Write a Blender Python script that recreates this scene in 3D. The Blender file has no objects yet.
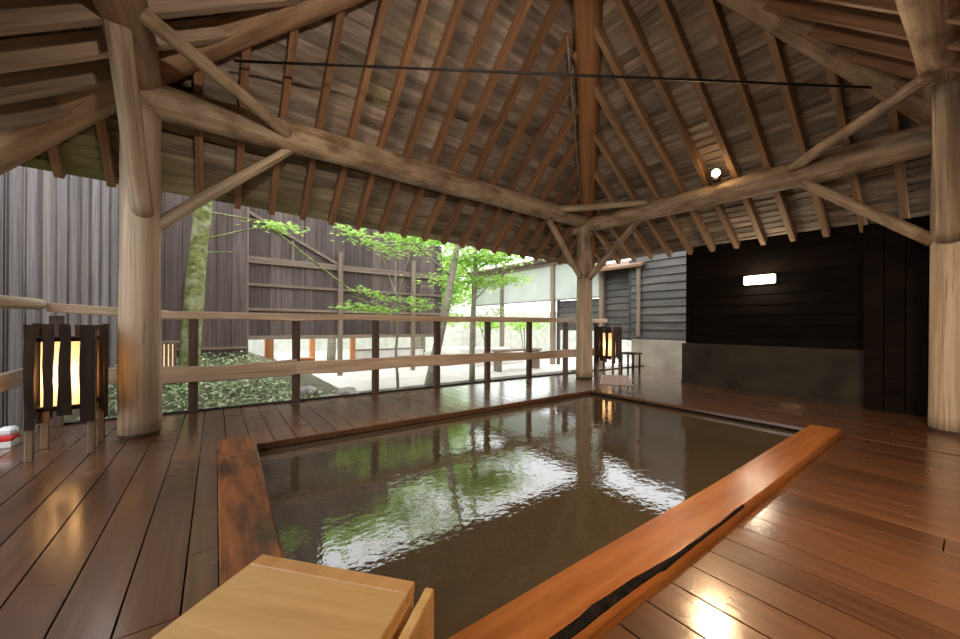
import bpy, bmesh, math, random
from mathutils import Vector, Matrix, noise

S = bpy.context.scene
COL = S.collection
R = random.Random(7)
PI = math.pi

# ------------------------------------------------------------------ tagging
def tag(o, label=None, cat=None, group=None, kind=None):
    if label: o['label'] = label
    if cat: o['category'] = cat
    if group: o['group'] = group
    if kind: o['kind'] = kind
    return o

def empty(name, loc, label, cat, group=None, rz=0.0):
    o = bpy.data.objects.new(name, None)
    COL.objects.link(o)
    o.empty_display_size = .1
    o.location = loc
    o.rotation_euler = (0, 0, rz)
    return tag(o, label, cat, group)

ORD = ['first', 'second', 'third', 'fourth', 'fifth', 'sixth', 'seventh', 'eighth', 'ninth', 'tenth', 'eleventh',
       'twelfth', 'thirteenth', 'fourteenth', 'fifteenth', 'sixteenth', 'seventeenth', 'eighteenth', 'nineteenth',
       'twentieth', 'twenty-first', 'twenty-second', 'twenty-third', 'twenty-fourth']

# ------------------------------------------------------------------ mesh builder
class MB:
    """collects vertices and faces; every vertex carries a per-piece random number"""
    def __init__(s):
        s.v = []; s.f = []; s.r = []; s.m = []; s.smooth = []
    def add(s, vs, fs, rnd=None, mat=0, smooth=False):
        b = len(s.v)
        rnd = R.random() if rnd is None else rnd
        s.v += [Vector(v) for v in vs]
        s.r += [rnd] * len(vs)
        for f in fs:
            s.f.append([b + i for i in f]); s.m.append(mat); s.smooth.append(smooth)
    def box(s, x0, x1, y0, y1, z0, z1, rnd=None, mat=0, bev=0.0):
        if bev <= 0:
            vs = [(x0,y0,z0),(x1,y0,z0),(x1,y1,z0),(x0,y1,z0),(x0,y0,z1),(x1,y0,z1),(x1,y1,z1),(x0,y1,z1)]
            s.add(vs, [(0,3,2,1),(4,5,6,7),(0,1,5,4),(1,2,6,5),(2,3,7,6),(3,0,4,7)], rnd, mat)
        else:
            # bevelled around the longest axis and on the ends
            d = [x1-x0, y1-y0, z1-z0]
            bm = bmesh.new()
            bmesh.ops.create_cube(bm, size=1)
            for v in bm.verts:
                v.co = Vector(((x0+x1)/2 + v.co.x*d[0], (y0+y1)/2 + v.co.y*d[1], (z0+z1)/2 + v.co.z*d[2]))
            bmesh.ops.bevel(bm, geom=list(bm.edges), offset=min(bev, min(d)*.45), segments=1, affect='EDGES')
            bm.verts.index_update()
            s.add([v.co.copy() for v in bm.verts], [[v.index for v in f.verts] for f in bm.faces], rnd, mat)
            bm.free()
    def beam(s, p0, p1, w, h, up=(0,0,1), rnd=None, mat=0, bev=.004):
        """rectangular bar from p0 to p1, w sideways, h along up"""
        M, L = frame(p0, p1, up)
        t = MB(); t.box(0, L, -w/2, w/2, -h/2, h/2, rnd, mat, bev)
        s.add([M @ v for v in t.v], t.f, t.r[0], mat)
    def tube(s, pts, rad, n=10, rnd=None, mat=0, cap=True, nz=0.0, nf=3.0, seed=0.0):
        pts = [Vector(p) for p in pts]
        vs = []; fs = []
        m = len(pts)
        up = Vector((0,0,1))
        t0 = (pts[-1]-pts[0]).normalized()
        if abs(t0.z) > .95: up = Vector((1,0,0))
        for i, p in enumerate(pts):
            t = (pts[min(i+1,m-1)] - pts[max(i-1,0)]).normalized()
            a = up - t*up.dot(t); a.normalize()
            b = t.cross(a)
            r = rad[i] if isinstance(rad, (list, tuple)) else rad
            for k in range(n):
                an = 2*PI*k/n
                dr = a*math.cos(an) + b*math.sin(an)
                rr = r
                if nz: rr = r*(1 + nz*noise.noise(dr*1.3 + p*nf + Vector((seed,seed*.7,0))))
                vs.append(p + dr*rr)
        for i in range(m-1):
            for k in range(n):
                k2 = (k+1) % n
                fs.append((i*n+k, i*n+k2, (i+1)*n+k2, (i+1)*n+k))
        s.add(vs, fs, rnd, mat, True)
        if cap:
            b = len(s.v) - len(vs)
            s.f.append([b+k for k in range(n)][::-1]); s.m.append(mat); s.smooth.append(False)
            s.f.append([b+(m-1)*n+k for k in range(n)]); s.m.append(mat); s.smooth.append(False)
    def build(s, name, mat, parent=None, M=None, recalc=True):
        me = bpy.data.meshes.new(name)
        me.from_pydata([tuple(v) for v in s.v], [], s.f)
        for m in (mat if isinstance(mat, (list, tuple)) else [mat]): me.materials.append(m)
        me.polygons.foreach_set('material_index', s.m)
        me.polygons.foreach_set('use_smooth', s.smooth)
        at = me.attributes.new('rnd', 'FLOAT', 'POINT')
        at.data.foreach_set('value', s.r)
        if recalc:
            bm = bmesh.new(); bm.from_mesh(me)
            bmesh.ops.recalc_face_normals(bm, faces=bm.faces)
            bm.to_mesh(me); bm.free()
        me.update()
        o = bpy.data.objects.new(name, me)
        COL.objects.link(o)
        if M is not None: o.matrix_world = M
        if parent is not None:
            o.parent = parent
        return o

def frame(p0, p1, up=(0,0,1)):
    p0 = Vector(p0); p1 = Vector(p1)
    x = (p1-p0); L = x.length; x.normalize()
    u = Vector(up)
    z = u - x*u.dot(x)
    if z.length < 1e-4:
        u = Vector((0,1,0)); z = u - x*u.dot(x)
    z.normalize(); y = z.cross(x)
    M = Matrix(((x.x,y.x,z.x,p0.x),(x.y,y.y,z.y,p0.y),(x.z,y.z,z.z,p0.z),(0,0,0,1)))
    return M, L

def log_obj(name, p0, p1, r0, r1, mat, parent=None, bend=.02, seed=0.0, n=20, nz=.07, step=.12, up=(0,0,1), sag=0.0):
    """a natural tapering log: long axis = its own X axis so that the grain runs along it"""
    M, L = frame(p0, p1, up)
    k = max(4, int(L/step))
    pts = []; rad = []
    for i in range(k+1):
        t = i/k
        w = math.sin(PI*t)
        pts.append((L*t, bend*w*noise.noise(Vector((t*1.7+seed, seed, 0))),
                    bend*w*noise.noise(Vector((t*1.7, seed+9, 3))) + sag*w))
        rad.append((r0 + (r1-r0)*t)*(1 + .05*noise.noise(Vector((t*L*1.1, seed*3, 5)))))
    mb = MB(); mb.tube(pts, rad, n, seed % 1, nz=nz, nf=.9, seed=seed)
    return mb.build(name, mat, parent, M)

def slab(name, p0, p1, w, h, mat, parent=None, wav=.012, seed=0.0, up=(0,0,1), step=.08, bev=.008, freq=1.6):
    """sawn plank with natural, slightly wavy top and bottom edges"""
    M, L = frame(p0, p1, up)
    k = max(4, int(L/step)); vs = []; fs = []
    for i in range(k+1):
        x = L*i/k
        zt = h/2 + wav*noise.noise(Vector((x*freq, seed, 1))) + wav*.35*noise.noise(Vector((x*freq*4, seed, 7)))
        zb = -h/2 + wav*1.3*noise.noise(Vector((x*freq*.8, seed+4, 2)))
        sy = w*.12*noise.noise(Vector((x*freq, seed+8, 4)))
        y0, y1 = -w/2+sy, w/2+sy
        vs += [(x,y0+bev,zb),(x,y0,zb+bev),(x,y0,zt-bev),(x,y0+bev,zt),(x,y1-bev,zt),(x,y1,zt-bev),(x,y1,zb+bev),(x,y1-bev,zb)]
    for i in range(k):
        for q in range(8):
            q2 = (q+1) % 8
            fs.append((i*8+q, i*8+q2, (i+1)*8+q2, (i+1)*8+q))
    fs.append(tuple(range(8))[::-1]); fs.append(tuple(k*8+q for q in range(8)))
    mb = MB(); mb.add(vs, fs, (seed*.37) % 1)
    return mb.build(name, mat, parent, M)

# ------------------------------------------------------------------ materials
def nodes(name):
    m = bpy.data.materials.new(name); m.use_nodes = True
    nt = m.node_tree; nt.nodes.clear()
    out = nt.nodes.new('ShaderNodeOutputMaterial')
    b = nt.nodes.new('ShaderNodeBsdfPrincipled')
    nt.links.new(b.outputs[0], out.inputs[0])
    return m, nt, b, out

def ramp(nt, stops):
    r = nt.nodes.new('ShaderNodeValToRGB')
    el = r.color_ramp.elements
    while len(el) < len(stops): el.new(.5)
    for e, (p, c) in zip(el, stops):
        e.position = p; e.color = (c[0], c[1], c[2], 1)
    return r

def wood(name, dark, light, rough=.6, scale=(1.3, 22, 22), blot=None, blot_amt=.5, blot_scale=(.9,4,4), bump=.25,
         rnd_amt=.35, coat=0.0, rough_var=.15, spec=.4, streak=None):
    m, nt, b, out = nodes(name)
    N = nt.nodes.new; Lk = nt.links.new
    tc = N('ShaderNodeTexCoord'); at = N('ShaderNodeAttribute'); at.attribute_name = 'rnd'
    mul = N('ShaderNodeVectorMath'); mul.operation = 'SCALE'; mul.inputs[0].default_value = (37., 19., 53.)
    Lk(at.outputs['Fac'], mul.inputs['Scale'])
    add = N('ShaderNodeVectorMath'); add.operation = 'ADD'
    Lk(tc.outputs['Object'], add.inputs[0]); Lk(mul.outputs[0], add.inputs[1])
    def mp(sc):
        q = N('ShaderNodeMapping'); q.inputs['Scale'].default_value = sc
        Lk(add.outputs[0], q.inputs[0]); return q
    n1 = N('ShaderNodeTexNoise'); n1.inputs['Scale'].default_value = 1; n1.inputs['Detail'].default_value = 6
    n1.inputs['Roughness'].default_value = .62; n1.inputs['Distortion'].default_value = .6
    Lk(mp(scale).outputs[0], n1.inputs['Vector'])
    rp = ramp(nt, [(.3, dark), (.72, light)])
    Lk(n1.outputs['Fac'], rp.inputs[0])
    col = rp.outputs[0]
    if blot:
        n2 = N('ShaderNodeTexNoise'); n2.inputs['Scale'].default_value = 1; n2.inputs['Detail'].default_value = 4
        Lk(mp(blot_scale).outputs[0], n2.inputs['Vector'])
        r2 = ramp(nt, [(.45, (0,0,0)), (.7, (blot_amt,)*3)])
        Lk(n2.outputs['Fac'], r2.inputs[0])
        mx = N('ShaderNodeMix'); mx.data_type = 'RGBA'
        Lk(r2.outputs[0], mx.inputs['Factor']); Lk(col, mx.inputs['A'])
        mx.inputs['B'].default_value = (*blot, 1)
        col = mx.outputs['Result']
    if streak:
        n4 = N('ShaderNodeTexNoise'); n4.inputs['Scale'].default_value = 1; n4.inputs['Detail'].default_value = 3
        n4.inputs['Distortion'].default_value = .4
        ax = max(range(3), key=lambda i: -scale[i])
        ssc = [55., 55., 55.]; ssc[ax] = 1.1
        Lk(mp(tuple(ssc)).outputs[0], n4.inputs['Vector'])
        r4 = ramp(nt, [(.58, (0,0,0)), (.70, (streak,)*3)])
        Lk(n4.outputs['Fac'], r4.inputs[0])
        m4 = N('ShaderNodeMix'); m4.data_type = 'RGBA'
        Lk(r4.outputs[0], m4.inputs['Factor']); Lk(col, m4.inputs['A'])
        m4.inputs['B'].default_value = (dark[0]*.35, dark[1]*.3, dark[2]*.28, 1)
        col = m4.outputs['Result']
    # board-to-board variation
    mr = N('ShaderNodeMapRange'); mr.inputs['To Min'].default_value = 1-rnd_amt; mr.inputs['To Max'].default_value = 1+rnd_amt
    Lk(at.outputs['Fac'], mr.inputs['Value'])
    sc = N('ShaderNodeVectorMath'); sc.operation = 'SCALE'
    Lk(col, sc.inputs[0]); Lk(mr.outputs[0], sc.inputs['Scale'])
    Lk(sc.outputs[0], b.inputs['Base Color'])
    rr = N('ShaderNodeMapRange'); rr.inputs['To Min'].default_value = rough-rough_var; rr.inputs['To Max'].default_value = rough+rough_var
    n3 = N('ShaderNodeTexNoise'); n3.inputs['Scale'].default_value = 1; n3.inputs['Detail'].default_value = 3
    Lk(mp((.8,2.2,2.2)).outputs[0], n3.inputs['Vector'])
    Lk(n3.outputs['Fac'], rr.inputs['Value']); Lk(rr.outputs[0], b.inputs['Roughness'])
    b.inputs['Specular IOR Level'].default_value = spec
    if coat:
        b.inputs['Coat Weight'].default_value = coat; b.inputs['Coat Roughness'].default_value = .085; b.inputs['Coat IOR'].default_value = 1.45
        n5 = N('ShaderNodeTexNoise'); n5.inputs['Scale'].default_value = 130; n5.inputs['Detail'].default_value = 2
        Lk(tc.outputs['Object'], n5.inputs['Vector'])
        b5 = N('ShaderNodeBump'); b5.inputs['Strength'].default_value = .35; b5.inputs['Distance'].default_value = .0012
        Lk(n5.outputs['Fac'], b5.inputs['Height']); Lk(b5.outputs[0], b.inputs['Coat Normal'])
    bp = N('ShaderNodeBump'); bp.inputs['Strength'].default_value = bump; bp.inputs['Distance'].default_value = .01
    Lk(n1.outputs['Fac'], bp.inputs['Height']); Lk(bp.outputs[0], b.inputs['Normal'])
    return m

def plain(name, col, rough=.6, metal=0.0, noise_amt=.15, nscale=6.0, spec=.5, bump=.0):
    m, nt, b, out = nodes(name)
    N = nt.nodes.new; Lk = nt.links.new
    tc = N('ShaderNodeTexCoord')
    n = N('ShaderNodeTexNoise'); n.inputs['Scale'].default_value = nscale; n.inputs['Detail'].default_value = 6
    Lk(tc.outputs['Object'], n.inputs['Vector'])
    lo = [c*(1-noise_amt) for c in col]; hi = [min(1, c*(1+noise_amt)) for c in col]
    rp = ramp(nt, [(.3, lo), (.7, hi)]); Lk(n.outputs['Fac'], rp.inputs[0])
    Lk(rp.outputs[0], b.inputs['Base Color'])
    b.inputs['Roughness'].default_value = rough; b.inputs['Metallic'].default_value = metal
    b.inputs['Specular IOR Level'].default_value = spec
    if bump:
        bp = N('ShaderNodeBump'); bp.inputs['Strength'].default_value = bump; bp.inputs['Distance'].default_value = .02
        Lk(n.outputs['Fac'], bp.inputs['Height']); Lk(bp.outputs[0], b.inputs['Normal'])
    return m

def glow(name, col, strength):
    m, nt, b, out = nodes(name)
    b.inputs['Base Color'].default_value = (*col, 1)
    b.inputs['Emission Color'].default_value = (*col, 1)
    b.inputs['Emission Strength'].default_value = strength
    return m

def leafmat(name, c1, c2, trans=.5):
    m = bpy.data.materials.new(name); m.use_nodes = True
    nt = m.node_tree; nt.nodes.clear(); N = nt.nodes.new; Lk = nt.links.new
    out = N('ShaderNodeOutputMaterial'); at = N('ShaderNodeAttribute'); at.attribute_name = 'rnd'
    rp = ramp(nt, [(0, c1), (1, c2)]); Lk(at.outputs['Fac'], rp.inputs[0])
    d = N('ShaderNodeBsdfDiffuse'); t = N('ShaderNodeBsdfTranslucent'); mx = N('ShaderNodeMixShader')
    mx.inputs[0].default_value = trans
    Lk(rp.outputs[0], d.inputs[0]); Lk(rp.outputs[0], t.inputs[0])
    Lk(d.outputs[0], mx.inputs[1]); Lk(t.outputs[0], mx.inputs[2]); Lk(mx.outputs[0], out.inputs[0])
    return m

M_floor = wood('wet_deck_wood', (.078,.033,.016), (.170,.074,.035), rough=.30, scale=(26,1.0,26), blot=(.065,.030,.017), blot_amt=.5,
               blot_scale=(3,.7,3), bump=.08, rnd_amt=.25, rough_var=.14, spec=.45, coat=1.0)
M_gap = plain('deck_underside', (.012,.008,.006), .9)
M_rim_left = wood('dark_stained_rim_wood', (.13,.04,.012), (.36,.125,.035), rough=.2, scale=(1.4,20,20), blot=(.018,.012,.010), blot_amt=.9, blot_scale=(2.2,7,7),
             bump=.12, rnd_amt=.1, rough_var=.1, spec=.5)
M_rim = wood('orange_rim_wood', (.23,.075,.018), (.47,.175,.045), rough=.26, scale=(1.4,20,20), blot=(.18,.06,.018), blot_amt=.5,
             bump=.12, rnd_amt=.1, rough_var=.1, spec=.5)
M_bark = plain('dark_bark', (.010,.008,.007), .9, nscale=25, noise_amt=.7, bump=1.0, spec=.1)
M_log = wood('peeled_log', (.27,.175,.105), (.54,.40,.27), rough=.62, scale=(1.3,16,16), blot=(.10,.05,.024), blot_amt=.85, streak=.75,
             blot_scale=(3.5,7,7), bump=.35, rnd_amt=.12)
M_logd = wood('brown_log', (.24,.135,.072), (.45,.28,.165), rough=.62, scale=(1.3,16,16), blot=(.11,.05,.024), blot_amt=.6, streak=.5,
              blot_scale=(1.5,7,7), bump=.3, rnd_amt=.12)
M_post = wood('pale_log', (.34,.245,.16), (.60,.46,.325), rough=.6, scale=(.9,20,20), blot=(.19,.12,.07), blot_amt=.6, streak=.65,
              blot_scale=(.8,8,8), bump=.25, rnd_amt=.1)
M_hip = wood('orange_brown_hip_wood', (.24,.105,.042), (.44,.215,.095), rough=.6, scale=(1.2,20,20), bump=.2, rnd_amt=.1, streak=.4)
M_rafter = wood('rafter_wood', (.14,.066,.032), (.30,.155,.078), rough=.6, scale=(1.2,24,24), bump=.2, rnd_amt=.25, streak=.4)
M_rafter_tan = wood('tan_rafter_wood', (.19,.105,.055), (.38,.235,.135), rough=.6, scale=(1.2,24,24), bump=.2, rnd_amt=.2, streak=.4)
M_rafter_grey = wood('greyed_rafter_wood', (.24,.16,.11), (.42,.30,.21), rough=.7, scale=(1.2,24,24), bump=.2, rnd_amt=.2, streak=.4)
M_rail = wood('rail_wood', (.33,.225,.145), (.56,.41,.285), rough=.5, scale=(1.2,18,18), blot=(.34,.18,.09), blot_amt=.5, bump=.25, rnd_amt=.12, streak=.4)
M_darkpost = wood('dark_post_wood', (.04,.022,.015), (.10,.055,.035), rough=.6, scale=(20,20,1.2), bump=.2)
M_fenceg = wood('grey_fence_board', (.115,.098,.10), (.29,.255,.258), rough=.85, scale=(20,20,.8), blot=(.26,.195,.15), blot_amt=.45, streak=.4,
                blot_scale=(2.5,2.5,.5), bump=.3, rnd_amt=.35)
M_fenceb = wood('purple_brown_fence_board', (.058,.040,.036), (.155,.112,.103), rough=.85, scale=(20,20,.8), blot=(.12,.085,.07), blot_amt=.4, streak=.4,
                blot_scale=(3,3,.5), bump=.3, rnd_amt=.35)
M_frame = wood('weathered_frame_wood', (.15,.105,.08), (.29,.22,.165), rough=.75, bump=.3, rnd_amt=.15)
M_framev = wood('weathered_upright_wood', (.15,.105,.08), (.29,.22,.165), rough=.75, scale=(20,20,1.2), bump=.3, rnd_amt=.15)
M_clap = wood('dark_clapboard', (.020,.015,.013), (.075,.060,.053), rough=.5, scale=(14,1.2,14), blot=(.12,.10,.09), blot_amt=.5, blot_scale=(3,1.5,6),
              bump=.25, rnd_amt=.3, spec=.6)
M_black = wood('black_stained_board', (.0035,.002,.0014), (.010,.006,.004), rough=.7, scale=(14,1.2,14), bump=.25, rnd_amt=.35, spec=.06)
M_conc = plain('stained_concrete', (.038,.030,.021), .7, spec=.12, nscale=2.5, noise_amt=.35, bump=.15)
M_conc2 = plain('pale_wet_concrete', (.36,.31,.25), .35, nscale=2.5, noise_amt=.25, bump=.1)
M_iron = plain('dark_iron', (.03,.028,.028), .45, metal=.6)
M_cable = plain('grey_cable', (.25,.22,.20), .5)
M_box = wood('new_cypress', (.58,.33,.12), (.78,.50,.22), rough=.42, scale=(1.2,16,16), blot=(.45,.22,.08), blot_amt=.5, blot_scale=(1.2,5,5),
             bump=.08, rnd_amt=.08)
M_boxe = wood('cypress_end_board', (.50,.25,.085), (.66,.37,.15), rough=.42, scale=(16,1.2,16), bump=.08, rnd_amt=.08)
M_lant = wood('lantern_slat_wood', (.014,.0075,.005), (.045,.024,.014), rough=.7, scale=(20,20,1.2), bump=.35, rnd_amt=.5, spec=.2)
M_lantleg = wood('lantern_leg_wood', (.11,.062,.034), (.24,.15,.085), rough=.65, scale=(20,20,1.2), bump=.3, rnd_amt=.2)
def paper_mat():
    m = bpy.data.materials.new('washi_paper'); m.use_nodes = True
    nt = m.node_tree; nt.nodes.clear()
    out = nt.nodes.new('ShaderNodeOutputMaterial'); d = nt.nodes.new('ShaderNodeBsdfDiffuse'); t = nt.nodes.new('ShaderNodeBsdfTranslucent')
    mx = nt.nodes.new('ShaderNodeMixShader'); mx.inputs[0].default_value = .6
    tc = nt.nodes.new('ShaderNodeTexCoord'); n = nt.nodes.new('ShaderNodeTexNoise'); n.inputs['Scale'].default_value = 30
    r = ramp(nt, [(.3, (.86,.74,.56)), (.7, (.95,.86,.70))])
    nt.links.new(tc.outputs['Object'], n.inputs['Vector']); nt.links.new(n.outputs['Fac'], r.inputs[0])
    nt.links.new(r.outputs[0], d.inputs[0]); nt.links.new(r.outputs[0], t.inputs[0])
    nt.links.new(d.outputs[0], mx.inputs[1]); nt.links.new(t.outputs[0], mx.inputs[2]); nt.links.new(mx.outputs[0], out.inputs[0])
    return m
M_paper = paper_mat()
M_panel = plain('pale_screen_sheet', (.50,.53,.48), .5, nscale=2, noise_amt=.08)
M_stone = plain('pale_courtyard_paving', (.62,.57,.52), .8, nscale=1.5, noise_amt=.12, bump=.1)
M_rock = plain('garden_rock', (.30,.27,.24), .85, nscale=8, noise_amt=.4, bump=.6)
M_orange = wood('orange_timber', (.34,.13,.04), (.60,.26,.09), rough=.6, scale=(16,16,1.0), bump=.15, rnd_amt=.1)  # orange timber tone with upright grain
M_soil = plain('garden_soil', (.10,.085,.05), .95, nscale=9, noise_amt=.5, bump=.5)
M_pale = plain('bleached_board', (.62,.60,.56), .8, nscale=4, noise_amt=.15)
M_moss = wood('mossy_bark', (.05,.055,.018), (.30,.33,.09), rough=.9, scale=(9,16,16), blot=(.42,.40,.28), blot_amt=.7, blot_scale=(7,9,9), bump=.8, rnd_amt=0)
M_bark2 = wood('grey_tree_bark', (.19,.165,.13), (.42,.38,.31), rough=.9, scale=(5,12,12), blot=(.14,.13,.06), blot_amt=.5, bump=.6, rnd_amt=0)
M_leaf = leafmat('maple_leaf', (.24,.46,.09), (.66,.84,.26), .55)
M_leafd = leafmat('ground_leaf', (.20,.34,.13), (.74,.80,.54), .3)
M_white = plain('white_plastic', (.75,.76,.78), .5)
M_red = plain('red_cloth', (.5,.02,.015), .8)
M_mat = plain('pink_grey_mat', (.45,.32,.27), .5, nscale=60, noise_amt=.4, bump=.6)

def ceiling_mat(nm, strength_):
    m, nt, b, out = nodes(nm)
    N = nt.nodes.new; Lk = nt.links.new
    tc = N('ShaderNodeTexCoord'); at = N('ShaderNodeAttribute'); at.attribute_name = 'rnd'
    mul = N('ShaderNodeVectorMath'); mul.operation = 'SCALE'; mul.inputs[0].default_value = (31., 17., 5.)
    Lk(at.outputs['Fac'], mul.inputs['Scale'])
    add = N('ShaderNodeVectorMath'); add.operation = 'ADD'
    Lk(tc.outputs['Object'], add.inputs[0]); Lk(mul.outputs[0], add.inputs[1])
    mp = N('ShaderNodeMapping'); mp.inputs['Scale'].default_value = (2.2, 16, 1)
    Lk(add.outputs[0], mp.inputs[0])
    n1 = N('ShaderNodeTexNoise'); n1.inputs['Scale'].default_value = 1; n1.inputs['Detail'].default_value = 6
    Lk(mp.outputs[0], n1.inputs['Vector'])
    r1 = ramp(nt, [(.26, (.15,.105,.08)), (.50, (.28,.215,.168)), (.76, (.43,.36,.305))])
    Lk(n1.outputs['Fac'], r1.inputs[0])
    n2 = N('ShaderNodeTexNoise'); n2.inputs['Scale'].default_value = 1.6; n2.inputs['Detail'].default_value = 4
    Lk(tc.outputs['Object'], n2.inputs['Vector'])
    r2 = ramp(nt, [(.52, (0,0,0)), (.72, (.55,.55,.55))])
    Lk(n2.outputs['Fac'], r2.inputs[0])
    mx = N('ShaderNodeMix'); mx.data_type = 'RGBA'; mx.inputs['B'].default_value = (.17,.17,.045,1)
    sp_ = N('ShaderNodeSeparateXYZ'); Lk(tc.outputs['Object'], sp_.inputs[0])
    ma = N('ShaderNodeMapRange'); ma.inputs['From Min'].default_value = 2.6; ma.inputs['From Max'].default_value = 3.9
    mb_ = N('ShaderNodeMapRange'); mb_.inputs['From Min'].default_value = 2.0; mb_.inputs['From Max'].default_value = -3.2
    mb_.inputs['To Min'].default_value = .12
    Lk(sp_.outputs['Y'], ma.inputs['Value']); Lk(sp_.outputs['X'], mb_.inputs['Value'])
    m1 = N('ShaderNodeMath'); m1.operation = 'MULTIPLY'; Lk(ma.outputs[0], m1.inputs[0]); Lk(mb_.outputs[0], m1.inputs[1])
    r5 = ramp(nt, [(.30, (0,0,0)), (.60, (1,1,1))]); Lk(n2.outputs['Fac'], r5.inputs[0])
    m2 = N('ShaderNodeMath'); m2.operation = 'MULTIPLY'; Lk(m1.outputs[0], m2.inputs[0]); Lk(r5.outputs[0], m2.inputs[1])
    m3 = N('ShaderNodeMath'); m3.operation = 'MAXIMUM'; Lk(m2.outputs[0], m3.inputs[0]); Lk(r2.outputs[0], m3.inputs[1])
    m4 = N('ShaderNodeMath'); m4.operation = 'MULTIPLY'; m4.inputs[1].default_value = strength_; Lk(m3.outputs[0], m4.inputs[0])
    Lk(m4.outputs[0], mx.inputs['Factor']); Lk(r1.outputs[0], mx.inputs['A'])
    mr = N('ShaderNodeMapRange'); mr.inputs['To Min'].default_value = .65; mr.inputs['To Max'].default_value = 1.35
    Lk(at.outputs['Fac'], mr.inputs['Value'])
    sc = N('ShaderNodeVectorMath'); sc.operation = 'SCALE'
    Lk(mx.outputs['Result'], sc.inputs[0]); Lk(mr.outputs[0], sc.inputs['Scale'])
    Lk(sc.outputs[0], b.inputs['Base Color'])
    b.inputs['Roughness'].default_value = .8; b.inputs['Specular IOR Level'].default_value = .25
    bp = N('ShaderNodeBump'); bp.inputs['Strength'].default_value = .3; bp.inputs['Distance'].default_value = .01
    Lk(n1.outputs['Fac'], bp.inputs['Height']); Lk(bp.outputs[0], b.inputs['Normal'])
    return m
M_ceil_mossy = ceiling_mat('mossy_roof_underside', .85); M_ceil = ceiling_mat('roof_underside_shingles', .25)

def water_mat():
    m, nt, b, out = nodes('murky_hot_spring_water')
    N = nt.nodes.new; Lk = nt.links.new
    b.inputs['Base Color'].default_value = (.068,.051,.030,1)
    b.inputs['Roughness'].default_value = .025
    b.inputs['IOR'].default_value = 1.9
    b.inputs['Specular IOR Level'].default_value = .5
    tc = N('ShaderNodeTexCoord')
    hs = []
    for sc, st in ((8.5, 1.0), (27.0, .5)):
        mp = N('ShaderNodeMapping'); mp.inputs['Scale'].default_value = (sc, sc*1.25, sc)
        mp.inputs['Rotation'].default_value = (0, 0, .6)
        Lk(tc.outputs['Object'], mp.inputs[0])
        n = N('ShaderNodeTexNoise'); n.inputs['Scale'].default_value = 1; n.inputs['Detail'].default_value = 2
        Lk(mp.outputs[0], n.inputs['Vector'])
        mm = N('ShaderNodeMath'); mm.operation = 'MULTIPLY'; mm.inputs[1].default_value = st
        Lk(n.outputs['Fac'], mm.inputs[0]); hs.append(mm)
    ad = N('ShaderNodeMath'); Lk(hs[0].outputs[0], ad.inputs[0]); Lk(hs[1].outputs[0], ad.inputs[1])
    bp = N('ShaderNodeBump'); bp.inputs['Strength'].default_value = .062; bp.inputs['Distance'].default_value = .02
    Lk(ad.outputs[0], bp.inputs['Height']); Lk(bp.outputs[0], b.inputs['Normal'])
    return m
M_water = water_mat()

# ------------------------------------------------------------------ layout numbers (metres; X away-right, Y away-left)
PL = Vector((-.52, 4.22, 0)); PB = Vector((5.46, 4.22, 0)); PR = Vector((5.44, .10, 0)); PF = Vector((-.52, .14, 0))
APEX = Vector((2.44, 2.17, 5.0))
CZ = {'L': 3.16, 'B': 3.08, 'R': 3.0, 'F': 3.08}
CORN = {'L': PL + Vector((0,0,CZ['L'])), 'B': PB + Vector((0,0,CZ['B'])), 'R': PR + Vector((0,0,CZ['R'])), 'F': PF + Vector((0,0,CZ['F']))}
def hip(c, s): return APEX + (CORN[c]-APEX)*s
def deck_edge(x): return 4.985 - .036*(x+.4)        # far edge of the deck, by the railing

# ------------------------------------------------------------------ ground
def gz(x, y):
    t = max(0., min(1., (y-5.2)/2.9))
    m = max(0., min(1., (2.0-x)/1.6))
    rise = (-.30 + .68*t)*m + (-.30)*(1-m)
    return rise + .02*noise.noise(Vector((x*1.5, y*1.5, 0)))
mb = MB()
nx, ny = 60, 60
vs = []; fs = []
for j in range(ny+1):
    for i in range(nx+1):
        x = -3.5 + 15*i/nx; y = 4.2 + 6.5*j/ny
        vs.append((x, y, gz(x, y)))
for j in range(ny):
    for i in range(nx):
        a = j*(nx+1)+i; fs.append((a, a+1, a+nx+2, a+nx+1))
mb.add(vs, fs, .5, 0, True)
tag(mb.build('garden_soil', M_soil), kind='structure')
mb = MB(); mb.box(-12, 26, -12, 26, -.6, -.42, .5)
tag(mb.build('ground', M_soil), kind='structure')
mb = MB(); mb.box(1.9, 15, 6.6, 19, -.42, -.255, .5)
tag(mb.build('courtyard_paving', M_stone), kind='structure')

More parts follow.
